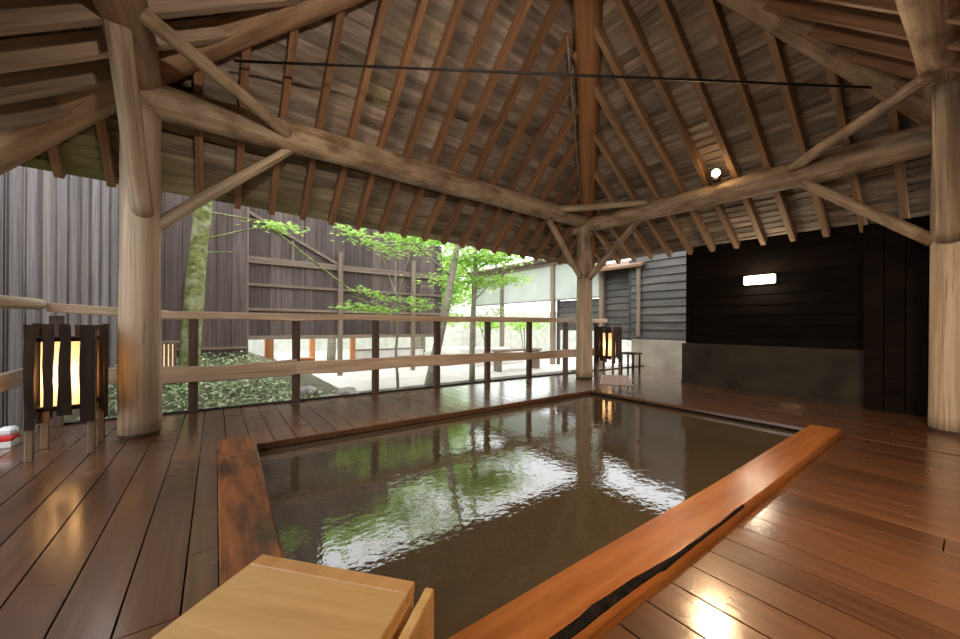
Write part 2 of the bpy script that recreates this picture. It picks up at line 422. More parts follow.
# ------------------------------------------------------------------ deck floor: real boards with open joints
W = .1622; G = .006; X0 = -.0885            # board lines found at X0 + k W
mb = MB()
def run(x0, x1, segs):
    for (ya, yb) in segs:
        if yb-ya > .03:
            mb.box(x0+G/2, x1-G/2, ya, yb, -.03, 0, None, 0, .0012)
def split(ya, yb, cuts):
    cs = [ya]+[c for c in sorted(cuts) if ya+.15 < c < yb-.15]+[yb]
    return [(cs[i]+.002, cs[i+1]-.002) for i in range(len(cs)-1)]
POOL = (.20, 4.5, .86, 3.37)
k0 = int(math.floor((-1.30-X0)/W))
for k in range(k0, 60):
    xa = X0+k*W; xb = xa+W
    if xb < -1.3 or xa > 8.4: continue
    xa = max(xa, -1.3); xb = min(xb, 8.4)
    ye = deck_edge((xa+xb)/2) if xa < 6.2 else 5.15
    cut = [R.uniform(2.0, 4.2)]
    if xb <= .02:
        run(xa, xb, split(-2.4, ye, [1.52, 1.52+R.choice([1.1, 1.75, 2.4]), .1]))
    elif xa < .02:
        q = R.random(); run(xa, .015, split(-2.4, 1.9, [1.52])); mb.box(xa+G/2, .011, 1.9, 3.44, -.03, 0, q); mb.box(xa+G/2, xb-G/2, 3.44, ye, -.03, 0, q)
    elif xb <= POOL[1]:
        run(xa, xb, split(POOL[3], ye, [])); run(xa, xb, split(-2.4, .672, [R.uniform(-1.6, .1)]))
    elif xa < POOL[1]:
        run(xa, xb, split(POOL[3], ye, [])); run(POOL[1], xb, split(-2.4, POOL[3], [.4, -1.2]))
    else:
        if xa < 6.6: run(xa, xb, split(-2.4, ye, [R.uniform(.2, .6), R.uniform(2.0, 3.6)]))
        else: run(xa, xb, split(2.6, ye, []))
# dark ground under the joints
for (xa, xb, ya, yb) in ((-1.3,.02,-2.4,4.9),(.02,4.5,-2.4,.66),(.02,4.5,3.38,4.75),(4.5,6.6,-2.4,4.7),(6.6,8.4,2.6,5.1)):
    mb.box(xa, xb, ya, yb, -.40, -.034, .5, 1)
# edge board along the garden side and nosing at the pool
mb.beam((-1.3, deck_edge(-1.3)+.02, -.06), (8.3, deck_edge(8.3)+.02, -.06), .03, .16, rnd=.1, mat=1)
mb.box(.27, 4.5, 3.355, 3.372, -.05, -.001, .3, 0, .003)
tag(mb.build('floor', [M_floor, M_gap]), kind='structure')

# ------------------------------------------------------------------ pool
mb = MB()
x0, x1, y0, y1 = .03, 4.5, .70, 3.372
mb.box(x0, x1, y0, y1, -.75, -.70, .3)
mb.box(x0-.02, x0, y0, y1, -.70, -.035, .3); mb.box(x1-.01, x1, y0, y1, -.70, -.035, .3)
mb.box(x0, x1, y0-.02, y0, -.70, -.035, .3); mb.box(x0, x1, y1-.01, y1+.01, -.70, -.035, .3)
tag(mb.build('pool_basin', M_bark), kind='structure')
mb = MB(); mb.add([(x0,y0,-.055),(x1,y0,-.055),(x1,y1,-.055),(x0,y1,-.055)], [(0,1,2,3)], .5)
tag(mb.build('pool_water', M_water), 'dark murky hot spring water filling the sunken bath', 'water', kind='stuff')

def rim(name, p0, p1, widths, z0, z1, side, label, wane, mat=None):
    """edge slab of the bath; widths(t) gives the inner width, side = +1 / -1 which side is the water"""
    M, L = frame(p0, p1)
    root = bpy.data.objects.new(name, None); COL.objects.link(root); root.location = p0
    tag(root, label, 'pool edge')
    k = 60; vs = []; fs = []; vb = []; fb = []
    for i in range(k+1):
        t = i/k; x = L*t
        w = widths(t)
        wn = wane(t)
        zt = z1 + .002*noise.noise(Vector((x*2, 0, 0)))
        pr = [(0, z0), (0, z1-.034), (wn*.25, z1-.012), (wn, zt), (w-.012, zt), (w, zt-.012), (w, z0)]
        vs += [(x, side*a, b) for a, b in pr]
    n = 7
    for i in range(k):
        for q in range(n):
            q2 = (q+1) % n
            fs.append((i*n+q, i*n+q2, (i+1)*n+q2, (i+1)*n+q))
    fs.append(tuple(range(n))); fs.append(tuple(k*n+q for q in range(n))[::-1])
    m = MB(); m.add(vs, fs, .4)
    M0 = M.copy(); M0.translation = (0,0,0)
    m.build('slab', mat or M_rim, root, M0)
    # the strip of dark bark left on the waney outer edge
    bp = MB(); vv = []; ff = []
    ts = [t/60 for t in range(61) if wane(t/60) > .0075]
    if len(ts) > 3:
        for t in ts:
            x = L*t; wn = wane(t)
            e = .006*noise.noise(Vector((x*14, 3, 0)))
            g = min(1, wn/.03)
            vv += [(x, side*(.006*g-.001), z1-.030*g-.004), (x, side*(wn*.3), z1-.007*g+e*g), (x, side*(wn+.004*g), z1+.0035*g), (x, side*(wn*.6), z1-.02)]
        for i in range(len(ts)-1):
            for q in range(4):
                q2 = (q+1) % 4; ff.append((i*4+q, i*4+q2, (i+1)*4+q2, (i+1)*4+q))
        ff.append((0,1,2,3)); ff.append(tuple((len(ts)-1)*4+q for q in range(4)))
        bp.add(vv, ff, .5)
        b = bp.build('bark_strip', M_bark, root, M0)
        b['label'] = 'dark rough bark left on the outer edge'
    return root
def wane_f(t):
    X = .02 + 4.42*t
    return max(.004, (.036*math.exp(-((X-.95)/.42)**2) + .008*math.exp(-((X-2.0)/.6)**2))*(1+.5*noise.noise(Vector((X*5,1,0)))+.25*noise.noise(Vector((X*17,1,0)))))
rim('pool_rim', (.02, .678, 0), (4.44, .678, 0), lambda t: .214 + .006*math.sin(t*9), -.04, .055, 1,
    'long wet orange timber slab edging the near right side of the bath', wane_f)
rim('pool_rim', (.015, .905, 0), (.015, 3.44, 0), lambda t: .200 + .045*t**1.5, -.04, .055, -1,
    'short dark-stained wet timber slab edging the left end of the bath', lambda t: .006, M_rim_left)

# pale cypress box over the near left corner of the bath
bx = empty('cypress_box', (.11, 1.19, .055), 'pale new cypress box with a flat lid at the near corner of the bath', 'box')
ang = math.atan2(-.35, .30)
Mz = Matrix.Translation((0,0,0)) @ Matrix.Rotation(ang, 4, 'Z')
BW, BD, BH = .465, .62, .245
lid = MB(); lid.box(0, BW, -BD, -.0455, BH-.03, BH, .4, 0, .003)
lid.build('lid', M_box, bx, Mz @ Matrix.Identity(4))
e = MB(); e.box(0, BW, -.045, 0, BH-.03, BH, .5, 0, .003); e.build('edge_board', M_boxe, bx, Mz)
for nm, b_ in (('side_board', (0.002, .03, -BD, -.002)), ('side_board', (BW-.03, BW-.002, -BD, -.002)), ('front_board', (.03, BW-.03, -.03, -.003)), ('front_board', (.03, BW-.03, -BD, -BD+.03))):
    q = MB(); q.box(b_[0], b_[1], b_[2], b_[3], 0, BH-.031, None, 0, .003); q.build(nm, M_box, bx, Mz)
# upright plank beside it
pk = MB(); pk.box(0, .024, -.55, 0, 0, .245, .6, 0, .003)
o = pk.build('upright_plank', M_box, None, Matrix.Translation((.424, .803, .056)) @ Matrix.Rotation(ang, 4, 'Z'))
tag(o, 'narrow pale plank on edge beside the cypress box', 'plank')

# ------------------------------------------------------------------ log posts
def post(p, h, r, label, seed, old_h):
    root = empty('log_post', p, label, 'post')
    log_obj('foot', (0,0,0), (0,0,.035), r*.98, r*1.0, M_darkpost, root, bend=0, seed=seed, n=28, nz=.06, up=(0,1,0))
    log_obj('shaft', (0,0,.03), (0,0,h), r*1.06, r*.97, M_post, root, bend=.008, seed=seed, n=28, nz=.05, up=(0,1,0))
    log_obj('shaft_top', (0,0,h), (0,0,old_h), r*.94, r*1.0, M_log, root, bend=.01, seed=seed+3, n=24, nz=.10, up=(0,1,0))
    return root
post(PL, 2.78, .132, 'thick pale log post on the left beside the glowing lantern', 1.3, 3.08)
post(PB, 1.82, .142, 'log post at the far corner of the bath, centre of view', 4.1, 3.0)
post(PR, 2.62, .142, 'thick weathered log post at the right edge by the black wall', 6.7, 2.95)

# log beams
def thing_log(name, p0, p1, r0, r1, mat, label, cat, seed, **k):
    o = log_obj(name, p0, p1, r0, r1, mat, None, seed=seed, **k)
    return tag(o, label, cat)
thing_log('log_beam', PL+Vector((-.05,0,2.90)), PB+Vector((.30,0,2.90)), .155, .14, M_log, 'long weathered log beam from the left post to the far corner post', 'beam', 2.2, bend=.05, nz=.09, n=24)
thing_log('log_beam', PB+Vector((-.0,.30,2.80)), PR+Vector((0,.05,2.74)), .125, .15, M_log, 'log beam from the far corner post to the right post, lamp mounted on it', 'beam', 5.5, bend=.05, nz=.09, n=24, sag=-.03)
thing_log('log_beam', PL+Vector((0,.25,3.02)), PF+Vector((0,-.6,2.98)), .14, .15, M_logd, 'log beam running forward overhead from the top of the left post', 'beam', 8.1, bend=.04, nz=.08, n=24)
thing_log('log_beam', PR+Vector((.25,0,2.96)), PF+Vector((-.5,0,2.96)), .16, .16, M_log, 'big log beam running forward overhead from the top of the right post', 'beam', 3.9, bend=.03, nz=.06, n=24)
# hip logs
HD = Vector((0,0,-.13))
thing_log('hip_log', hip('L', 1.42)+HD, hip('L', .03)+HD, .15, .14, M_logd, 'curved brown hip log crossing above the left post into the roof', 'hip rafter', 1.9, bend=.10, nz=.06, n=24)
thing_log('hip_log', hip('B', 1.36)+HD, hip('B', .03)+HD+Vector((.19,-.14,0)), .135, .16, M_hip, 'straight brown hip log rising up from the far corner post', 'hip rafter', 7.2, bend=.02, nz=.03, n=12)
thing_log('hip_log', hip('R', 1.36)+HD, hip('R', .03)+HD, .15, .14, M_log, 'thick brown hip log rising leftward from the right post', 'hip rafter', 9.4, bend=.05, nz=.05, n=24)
# braces
def brace(p0, p1, r, label, seed, mat=None):
    thing_log('brace', p0, p1, r, r*.9, mat or M_log, label, 'brace', seed, bend=.02, n=14)
brace((-.46,4.22,1.77), (.62,4.22,2.78), .052, 'slanting knee brace from the left post up to the long beam', 1.1, M_post)
brace((-.50,4.14,1.88), (-.52,3.28,2.90), .072, 'stout knee brace leaning forward off the left post', 2.1, M_post)
brace((.64,4.17,2.88), (-.50,3.08,2.97), .058, 'horizontal corner brace behind the top of the left post', 3.1)
brace((5.40,4.22,1.80), (4.50,4.22,2.72), .055, 'knee brace on the left of the far corner post', 4.1)
brace((5.46,4.14,1.80), (5.44,3.10,2.70), .055, 'knee brace on the right of the far corner post', 5.1)
brace((4.66,4.12,2.92), (5.40,3.00,2.87), .052, 'pale horizontal corner brace spanning the two beams over the far post', 6.1, M_post)
brace((5.42,.22,1.76), (5.42,1.20,2.64), .056, 'slanting knee brace rising left from the right post', 7.1)
brace((5.34,.13,1.76), (4.46,.13,2.84), .085, 'stout knee brace rising forward off the right post', 8.1, M_post)
brace((5.36,1.24,2.78), (4.22,.20,2.80), .055, 'horizontal corner brace at the top of the right post', 9.1)
# iron tie rod and cables
mb = MB(); mb.tube([(.12,3.77,3.22),(4.87,.52,3.14)], .011, 8, .5)
rodo = mb.build('tie_rod', M_iron); tag(rodo, 'thin dark iron tie rod crossing the whole roof space', 'rod')
hp = [hip('B', s)+Vector((-.13, -.06+.02, -.16)) for s in (1.0,.9,.8,.7,.6,.5,.4,.3)]
mb = MB(); mb.tube(hp, .009, 6, .5)
tag(mb.build('cable', M_cable), 'thin grey cable running down beside the far corner hip log', 'cable')

# ------------------------------------------------------------------ roof faces with lapped shingle boards and rafters
def plane_basis(c1, c2):
    a, b = CORN[c1], CORN[c2]
    u = (b-a).normalized()
    n = (b-a).cross(APEX-a).normalized()
    if n.z < 0: n = -n
    v = (a-APEX) - u*(a-APEX).dot(u); v.normalize()
    return u, v, n
FACES = {}
def roof_face(side, c1, c2, s_e, u_lines, gap=.108):
    u, v, n = plane_basis(c1, c2)
    e1, e2 = hip(c1, s_e), hip(c2, s_e)
    u1, u2, vE = (e1-APEX).dot(u), (e2-APEX).dot(u), (e1-APEX).dot(v)
    vE2 = (e2-APEX).dot(v); vE = (vE+vE2)/2
    M = Matrix(((u.x,v.x,n.x,APEX.x),(u.y,v.y,n.y,APEX.y),(u.z,v.z,n.z,APEX.z),(0,0,0,1)))
    mb = MB()
    k = int(vE/gap); ul = sorted(u_lines)
    for i in range(1, k+1):
        va, vb = vE*(i-1)/k, vE*i/k + .012
        la, ra, lb, rb = u1*va/vE, u2*va/vE, u1*min(vb,vE)/vE, u2*min(vb,vE)/vE
        cuts = [q for q in ul if lb < q < rb]
        ed = [lb]+cuts+[rb]
        for j in range(len(ed)-1):
            a0, a1 = ed[j], ed[j+1]
            if a1-a0 < .004: continue
            t0, t1 = max(a0, la), min(a1, ra)
            if t1 < t0: t0 = t1 = min(max((a0+a1)/2, la), ra)
            j1, j2 = R.uniform(0,.010), R.uniform(0,.010); jj = R.uniform(-.012,.012)
            if a0 == lb or a1 == rb: jj = 0
            z0, z1 = -.004-j1, .012
            sh = R.uniform(-.01,.01)
            vs = [(t0,va,z0),(t1,va,z0-jj*.4),(a1,vb,z1+jj*.3),(a0,vb,z1),(t0,va,.03),(t1,va,.03),(a1,vb,.03),(a0,vb,.03)]
            mb.add(vs, [(0,1,2,3),(7,6,5,4),(0,4,5,1),(3,2,6,7),(0,3,7,4),(1,5,6,2)])
    # outer roof covering
    q = .16
    vs = [(q,0,.035),(u2+q,vE,.035),(u1-q,vE,.035),(-q,0,.035),(q,0,.12),(u2+q,vE,.12),(u1-q,vE,.12),(-q,0,.12)]
    mb.add(vs, [(0,1,2,3),(7,6,5,4),(1,5,6,2),(0,4,5,1),(2,6,7,3),(3,7,4,0)], .2)
    o = mb.build('ceiling_'+side, M_ceil_mossy if side == 'back' else M_ceil, None, M)
    tag(o, kind='structure')
    FACES[side] = (u, v, n, u1, u2, vE)

SE = 1.405
def u_of(side_c1, side_c2, axis, vals):
    u, v, n = plane_basis(side_c1, side_c2)
    # position of each rafter given as its X or Y at the eave
    out = []
    a = hip(side_c1, SE); b = hip(side_c2, SE)
    for q in vals:
        t = (q - a[axis])/(b[axis]-a[axis])
        out.append(((a+(b-a)*t) - APEX).dot(u))
    return out
xsA = [.197 + .3415*i for i in range(-5, 19)]
ysB = [1.50 + .342*i for i in range(-8, 11)]
ysL = [3.705 + .365*i for i in range(-4, 4)]
xsR = [4.18 + .335*i for i in range(-4, 7)]
RA_ = u_of('L','B',0,xsA); RB_ = u_of('B','R',1,ysB); RL_ = u_of('F','L',1,ysL); RR_ = u_of('R','F',0,xsR)
roof_face('back', 'L', 'B', 1.425, RA_)
roof_face('right', 'B', 'R', 1.395, RB_)
roof_face('left', 'F', 'L', 1.36, RL_ + [RL_[0]-.4*i for i in range(1,8)])
roof_face('front', 'R', 'F', 1.57, RR_ + [RR_[0]+.4*i for i in range(1,8)])

def rafters(side, us, where, w=.066, d=.115, endgap=.02, order=1, mat=None):
    u, v, n, u1, u2, vE = FACES[side]
    lst = []
    for q in us:
        lim = u1 if q < 0 else u2
        v0 = abs(q/lim)*vE + .10
        if vE-endgap-v0 < .25: continue
        lst.append((q, v0))
    lst.sort(key=lambda a: a[0]*order)
    for i, (q, v0) in enumerate(lst):
        p0 = APEX + u*q + v*v0 - n*(d/2+.014)
        p1 = APEX + u*q + v*(vE-endgap) - n*(d/2+.014)
        M, L = frame(p0, p1, n)
        mb = MB(); mb.box(0, L, -w/2, w/2, -d/2, d/2, R.random(), 0, .005)
        o = mb.build('rafter', mat or M_rafter, None, M)
        tag(o, where % ORD[i], 'rafter', 'rafters of the %s roof slope' % side)
# order counts away from the far corner hip on both visible slopes
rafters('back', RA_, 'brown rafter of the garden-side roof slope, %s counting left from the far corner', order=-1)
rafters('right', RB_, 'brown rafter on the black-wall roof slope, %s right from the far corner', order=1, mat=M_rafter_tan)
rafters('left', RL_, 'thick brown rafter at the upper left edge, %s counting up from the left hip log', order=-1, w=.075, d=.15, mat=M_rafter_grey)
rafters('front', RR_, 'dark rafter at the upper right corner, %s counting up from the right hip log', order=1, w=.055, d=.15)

# ------------------------------------------------------------------ spot lamp on the right beam
sp = empty('spot_lamp', (5.30, 2.01, 2.90), 'small glowing spot lamp fixed on top of the right log beam', 'lamp')
mb = MB(); mb.box(-.04,.06,-.04,.04,-.03,.0,.5,0,.004); mb.build('mount', M_iron, sp)
mb = MB(); mb.tube([(0,0,0),(-.01,0,.05)], .010, 8, .5); mb.build('arm', M_iron, sp)
mb = MB(); mb.tube([(.06,.02,.095),(.0,.0,.075),(-.05,-.02,.055)], [.030,.042,.048], 16, .5); hs = mb.build('housing', M_iron, sp)
bm = bmesh.new(); bmesh.ops.create_uvsphere(bm, u_segments=16, v_segments=10, radius=.048)
me = bpy.data.meshes.new('bulb'); bm.to_mesh(me); bm.free(); me.materials.append(glow('spot_bulb', (1.0,.66,.32), 30))
bo = bpy.data.objects.new('bulb', me); COL.objects.link(bo); bo.location = (-.062,-.024,.05); bo.parent = hs

# ------------------------------------------------------------------ walls on the right
# stained concrete base and black boards above it
YA, YB = 2.94, .77
mb = MB(); mb.box(6.42, 6.62, YB, YA, -.4, .672, .5, 0, .006)
for i in range(1): pass
tag(mb.build('wall_right_base', M_conc), kind='structure')
mb = MB()
z = .672; i = 0
mb.box(6.60, 6.70, YB, YA, .60, 2.30, .1)
while z < 2.26:
    h_ = .155
    mb.add([(6.585,YB,z),(6.585,YA-.06,z),(6.602,YA-.06,z+h_+.01),(6.602,YB,z+h_+.01),(6.61,YB,z),(6.61,YA-.06,z),(6.61,YA-.06,z+h_+.01),(6.61,YB,z+h_+.01)],
           [(0,1,2,3),(0,4,5,1),(0,3,7,4),(1,5,6,2),(3,2,6,7),(4,7,6,5)])
    z += h_
mb.box(6.56, 6.66, YA-.09, YA, .672, 2.28, .2, 0, .005)
tag(mb.build('wall_right', M_black), kind='structure')
mb = MB(); mb.box(6.40, 6.425, .77, YA, .0, .035, .3); tag(mb.build('trim_1', M_conc), kind='structure')
# dark sliding door further right, standing a little forward
mb = MB()
for i in range(18):
    ya = .765 - .16*i
    mb.box(6.17, 6.21, ya-.155, ya, 0, 2.10, None, 0, .004)
mb.box(6.212, 6.235, -2.2, .765, 0, 2.10, .1)
mb.box(6.235, 6.62, .735, .765, 0, 2.10, .2)
mb.box(6.15, 6.23, -2.2, .775, 2.08, 2.16, .2, 0, .005)
tag(mb.build('door_1', M_black), kind='structure')

# unseen boarded wall added behind the viewer to block sky light
mb = MB(); mb.box(-3.2, 6.6, -.98, -.96, -.4, 2.52, .1)
for i in range(18): mb.box(-3.2, 6.6, -.96, -.94, -.4+.165*i, -.4+.165*i+.16, None, 0, .003)
tag(mb.build('front_sky_block', M_black), kind='structure')

# oblong wall light
wl = empty('wall_light', (6.583, 1.887, 1.585), 'oblong frosted wall light glowing on the black boarded wall', 'wall light')
mb = MB(); mb.box(-.03, .0, -.20, .20, 0, .145, .5, 0, .004); bpl = mb.build('back_plate', M_iron, wl)
mb = MB(); mb.box(-.085, -.03, -.19, .19, .008, .137, .5, 0, .012)
mb.build('diffuser', glow('frosted_light', (1.0,.90,.72), 5.5), bpl)

# the neighbouring grey clapboard building
mb = MB()
mb.box(8.42, 8.6, 2.9, 5.15, .60, 2.62, .1)
z = .70
while z < 2.60:
    h_ = .182
    mb.add([(8.36,2.9,z),(8.36,5.05,z),(8.40,5.05,z+h_+.012),(8.40,2.9,z+h_+.012),(8.43,2.9,z),(8.43,5.05,z),(8.43,5.05,z+h_+.012),(8.43,2.9,z+h_+.012)],
           [(0,1,2,3),(0,4,5,1),(0,3,7,4),(1,5,6,2),(3,2,6,7),(4,7,6,5)])
    z += h_
mb.box(8.33, 8.44, 2.9, 5.06, .64, .71, .6, 0, .005)
tag(mb.build('wall_far', M_clap), kind='structure')
mb = MB(); mb.box(8.30, 8.6, 2.7, 5.0, -.42, .635, .5, 0, .008); tag(mb.build('wall_far_base', M_conc2), kind='structure')
mb = MB()
mb.box(8.70, 8.8, 5.05, 6.05, .60, 2.60, .1)
z = .66
while z < 2.40:
    h_ = .182
    mb.add([(8.64,5.05,z),(8.64,6.05,z),(8.68,6.05,z+h_+.012),(8.68,5.05,z+h_+.012),(8.71,5.05,z),(8.71,6.05,z),(8.71,6.05,z+h_+.012),(8.71,5.05,z+h_+.012)],
           [(0,1,2,3),(0,4,5,1),(0,3,7,4),(1,5,6,2),(3,2,6,7),(4,7,6,5)])
    z += h_
tag(mb.build('wall_far_annex', M_clap), kind='structure')
lp = MB(); lp.beam((8.33,4.84,.70), (8.33,4.84,2.40), .085, .06, up=(1,0,0), rnd=.5)
tag(lp.build('porch_post', M_framev), 'thin brown timber post against the grey clapboard wall', 'post')
lr = MB(); lr.add([(8.2,4.7,2.40),(8.2,6.3,2.40),(8.72,6.3,2.62),(8.72,4.7,2.62),(8.2,4.7,2.46),(8.2,6.3,2.46),(8.72,6.3,2.68),(8.72,4.7,2.68)],
                  [(0,3,2,1),(4,5,6,7),(0,1,5,4),(1,2,6,5),(2,3,7,6),(3,0,4,7)], .4)
tag(lr.build('lean_to_roof', M_rafter), 'small brown lean-to roof over the clapboard annex', 'roof')

# translucent screen with posts further left
sc = empty('screen_fence', (8.6, 9.0, -.3), 'pale sheet screen between timber posts beyond the railing', 'screen')
def scp(y, name, w, z0, z1):
    m = MB(); m.beam((0, y-9.0, z0+.3), (0, y-9.0, z1+.3), w, w, up=(1,0,0)); m.build(name, M_framev, sc)
for y in (6.05, 7.85, 10.36, 12.2): scp(y, 'post', .13, -.3, 2.92)
m = MB(); m.beam((0.0,-3.0,3.22), (0.0,3.2,3.22), .12, .10); m.build('cap_beam', M_frame, sc)
m = MB(); m.beam((-.10,-3.1,3.32), (-.10,3.3,3.32), .5, .05, up=(.18,0,1)); m.build('roof_strip', M_frame, sc)
m = MB(); m.beam((.02,-3.0,2.07), (.02,3.2,2.07), .05, .04); m.build('bottom_rail', M_frame, sc)
for ya, yb in ((6.12,7.78),(7.92,10.29),(10.43,12.13)):
    m = MB(); m.box(.01,.035, ya-9, yb-9, 2.09, 3.17, .5); m.build('sheet', M_panel, sc)
cl = MB(); z = .82
while z < 1.7:
    cl.add([(8.70,6.1,z),(8.70,7.75,z),(8.73,7.75,z+.19),(8.73,6.1,z+.19),(8.76,6.1,z),(8.76,7.75,z),(8.76,7.75,z+.19),(8.76,6.1,z+.19)],
           [(0,1,2,3),(0,4,5,1),(0,3,7,4),(1,5,6,2),(3,2,6,7),(4,7,6,5)]); z += .182
cl.box(8.70, 8.78, 7.70, 7.78, -.3, 1.78, .4)
cl.box(8.70, 8.78, 6.08, 6.14, -.3, 1.78, .4)
tag(cl.build('clapboard_panel', M_clap), 'dark clapboard panel under the pale screen sheet, left of far corner post', 'panel')

# ------------------------------------------------------------------ fences
def board_fence(name, p0, p1, z0f, z1, bw, mat, label, thick=.025, gap=.006, batten=False):
    p0 = Vector(p0); p1 = Vector(p1); d = (p1-p0); L = d.length; d.normalize()
    root = empty(name, (p0.x, p0.y, z0f), label, 'fence')
    nrm = Vector((d.y, -d.x, 0))
    m = MB(); k = int(L/bw)
    for i in range(k+1):
        a = i*L/k if k else 0
        if i == k: break
        b = a + L/k - gap
        off = R.uniform(-.006,.006)
        A = d*a + nrm*off; B = d*b + nrm*off
        m.add([A, B, B-nrm*thick, A-nrm*thick] + [q+Vector((0,0,z1-z0f)) for q in (A, B, B-nrm*thick, A-nrm*thick)],
              [(0,3,2,1),(4,5,6,7),(0,1,5,4),(1,2,6,5),(2,3,7,6),(3,0,4,7)])
        if batten:
            c = a + L/k*.5
    # dark backing so the joints read dark
    A = -nrm*(thick+.012); B = d*L - nrm*(thick+.012)
    m.add([A, B, B-nrm*.01, A-nrm*.01] + [q+Vector((0,0,z1-z0f-.02)) for q in (A, B, B-nrm*.01, A-nrm*.01)],
          [(0,3,2,1),(4,5,6,7),(0,1,5,4),(1,2,6,5),(2,3,7,6),(3,0,4,7)], .0)
    m.build('board_panel', mat, root)
    return root, d, nrm, L
# left side fence, boards alternating forward and back
r_, d_, n_, L_ = board_fence('board_fence', (-1.96,4.5,0), (-1.16,8.02,0), -.35, 3.5, .118, M_fenceg, 'tall grey vertical board fence at the far left', gap=.004)
for i in range(0, int(L_/.236)):
    a = .05 + i*.236
    m = MB(); A = d_*a + n_*.02; B = d_*(a+.135) + n_*.02
    m.add([A, B, B-n_*.02, A-n_*.02] + [q+Vector((0,0,3.85)) for q in (A, B, B-n_*.02, A-n_*.02)],
          [(0,3,2,1),(4,5,6,7),(0,1,5,4),(1,2,6,5),(2,3,7,6),(3,0,4,7)])
    m.build('cover_board', M_fenceg, r_)
r1, d1, n1, L1 = board_fence('board_fence', (-1.16,8.03,0), (.475,8.0,0), -.1, 4.3, .226, M_fenceb, 'tall purple-brown vertical board fence behind the mossy trunk')
m = MB(); m.beam((.05,-.02,.62), (L1,-.045,.62), .03, .05); m.build('foot_rail', M_frame, r1)
m = MB(); m.box(L1-.035, L1+.02, -.03, .02, .0, 3.8, .3, 0, .004); m.build('end_post', M_framev, r1)
r2 = empty('framed_fence', (.5, 9.0, .68), 'wide brown board fence with timber framing, open below, behind the maple', 'fence')
m = MB()
for i in range(21):
    xa = .225*i
    m.box(xa, xa+.219, -.012, .012, 0, (4.2 if xa < 1.4 else 3.1 if xa < 3.0 else 2.5) + .03*math.sin(i*2.3), None, 0, .002)
m.box(0, 3.0, .016, .024, 0, 3.0, .0); m.box(3.3, 4.7, .016, .024, 0, 1.5, .0)
m.build('board_panel', M_fenceb, r2)
for xa in (1.89, 3.78): 
    m = MB(); m.box(xa-.05, xa+.05, -.15, -.06, -.98, 2.0 if xa < 2 else 2.0, None, 0, .005); m.build('frame_post', M_framev, r2)
m = MB(); m.box(-.02, 4.72, -.075, -.012, 1.56, 1.70, None, 0, .005); m.build('top_rail', M_frame, r2)
for zz in (1.08, .56): 
    m = MB(); m.box(-.02, 4.72, -.06, -.012, zz, zz+.06, None, 0, .004); m.build('middle_rail', M_frame, r2)
m = MB(); m.box(-.02, 4.72, -.08, -.012, -.05, .03, None, 0, .004); m.build('bottom_rail', M_frame, r2)
m = MB(); m.beam((.05,-.05,2.62), (1.9,-.05,1.68), .05, .06); m.build('diagonal_brace', M_frame, r2)
m = MB(); m.box(.86,.91,-.06,-.014,1.70,2.15,None,0,.003); m.build('stud', M_frame, r2)

# ------------------------------------------------------------------ courtyard things seen below the framed fence
def orange_post(x, y, w, h_, label):
    m = MB(); m.box(-w/2, w/2, -w/2, w/2, 0, h_, None, 0, .006)
    o = m.build('timber_post', M_orange, None, Matrix.Translation((x, y, -.256))); tag(o, label, 'post', 'orange courtyard posts')
orange_post(1.14, 11.0, .20, 2.2, 'thick orange timber post under the fence, leftmost in the courtyard')
orange_post(2.60, 13.0, .16, 2.4, 'thin orange timber post in the courtyard, middle of three')
orange_post(3.32, 11.0, .14, 2.2, 'orange timber post in the courtyard, rightmost of three')
m = MB(); m.box(-.17,.17,-.15,.15,0,.26,None,0,.01); m.box(-.20,.20,-.18,.18,.255,.29,None,0,.006)
o = m.build('wooden_crate', M_orange, None, Matrix.Translation((2.05, 11.0, -.256))); tag(o, 'small orange wooden crate on the pale courtyard paving', 'crate')
fl = empty('low_fence', (3.5, 11.3, -.256), 'low bleached board fence across the courtyard', 'fence')
m = MB()
for i in range(26): m.box(.09*i, .09*i+.08, -.01, .01, .02, .42, None, 0, .002)
m.build('board_panel', M_pale, fl)
m = MB(); m.box(-.02, 2.36, -.03, .03, .40, .45, .5, 0, .004); m.build('cap_rail', M_frame, fl)
for xx in (0, 1.17, 2.34):
    m = MB(); m.box(xx-.03, xx+.03, .012, .07, 0, .42, .5, 0, .003); m.build('post', M_frame, fl)
m = MB(); m.box(-1, 15, 18.0, 18.2, -.42, 2.4, .5); tag(m.build('bright_backdrop_far', M_pale), kind='structure')  # far one is a pale backdrop added to fill the distance with brightness
m = MB(); m.box(12.5, 12.7, 3, 18.0, -.42, 1.6, .5); tag(m.build('garden_wall_right', M_pale), kind='structure')
m = MB()
for i in range(3): m.box(6.2+i*.02, 8.1-i*.02, 8.6+.35*i, 8.95+.35*i, -.255, -.255+.16*(i+1), None, 0, .01)
tag(m.build('stone_steps', M_stone), 'pale stone steps in the courtyard behind the railing', 'steps')
bn = empty('bench', (6.7, 7.4, -.255), 'long low pale bench beyond the right end of the railing', 'bench')
m = MB(); m.box(-.8,.8,-.16,.16,.52,.57,None,0,.005); m.build('seat', M_frame, bn)
for xx in (-.7,.7):
    m = MB(); m.box(xx-.04,xx+.04,-.13,.13,0,.52,None,0,.005); m.build('leg', M_frame, bn)
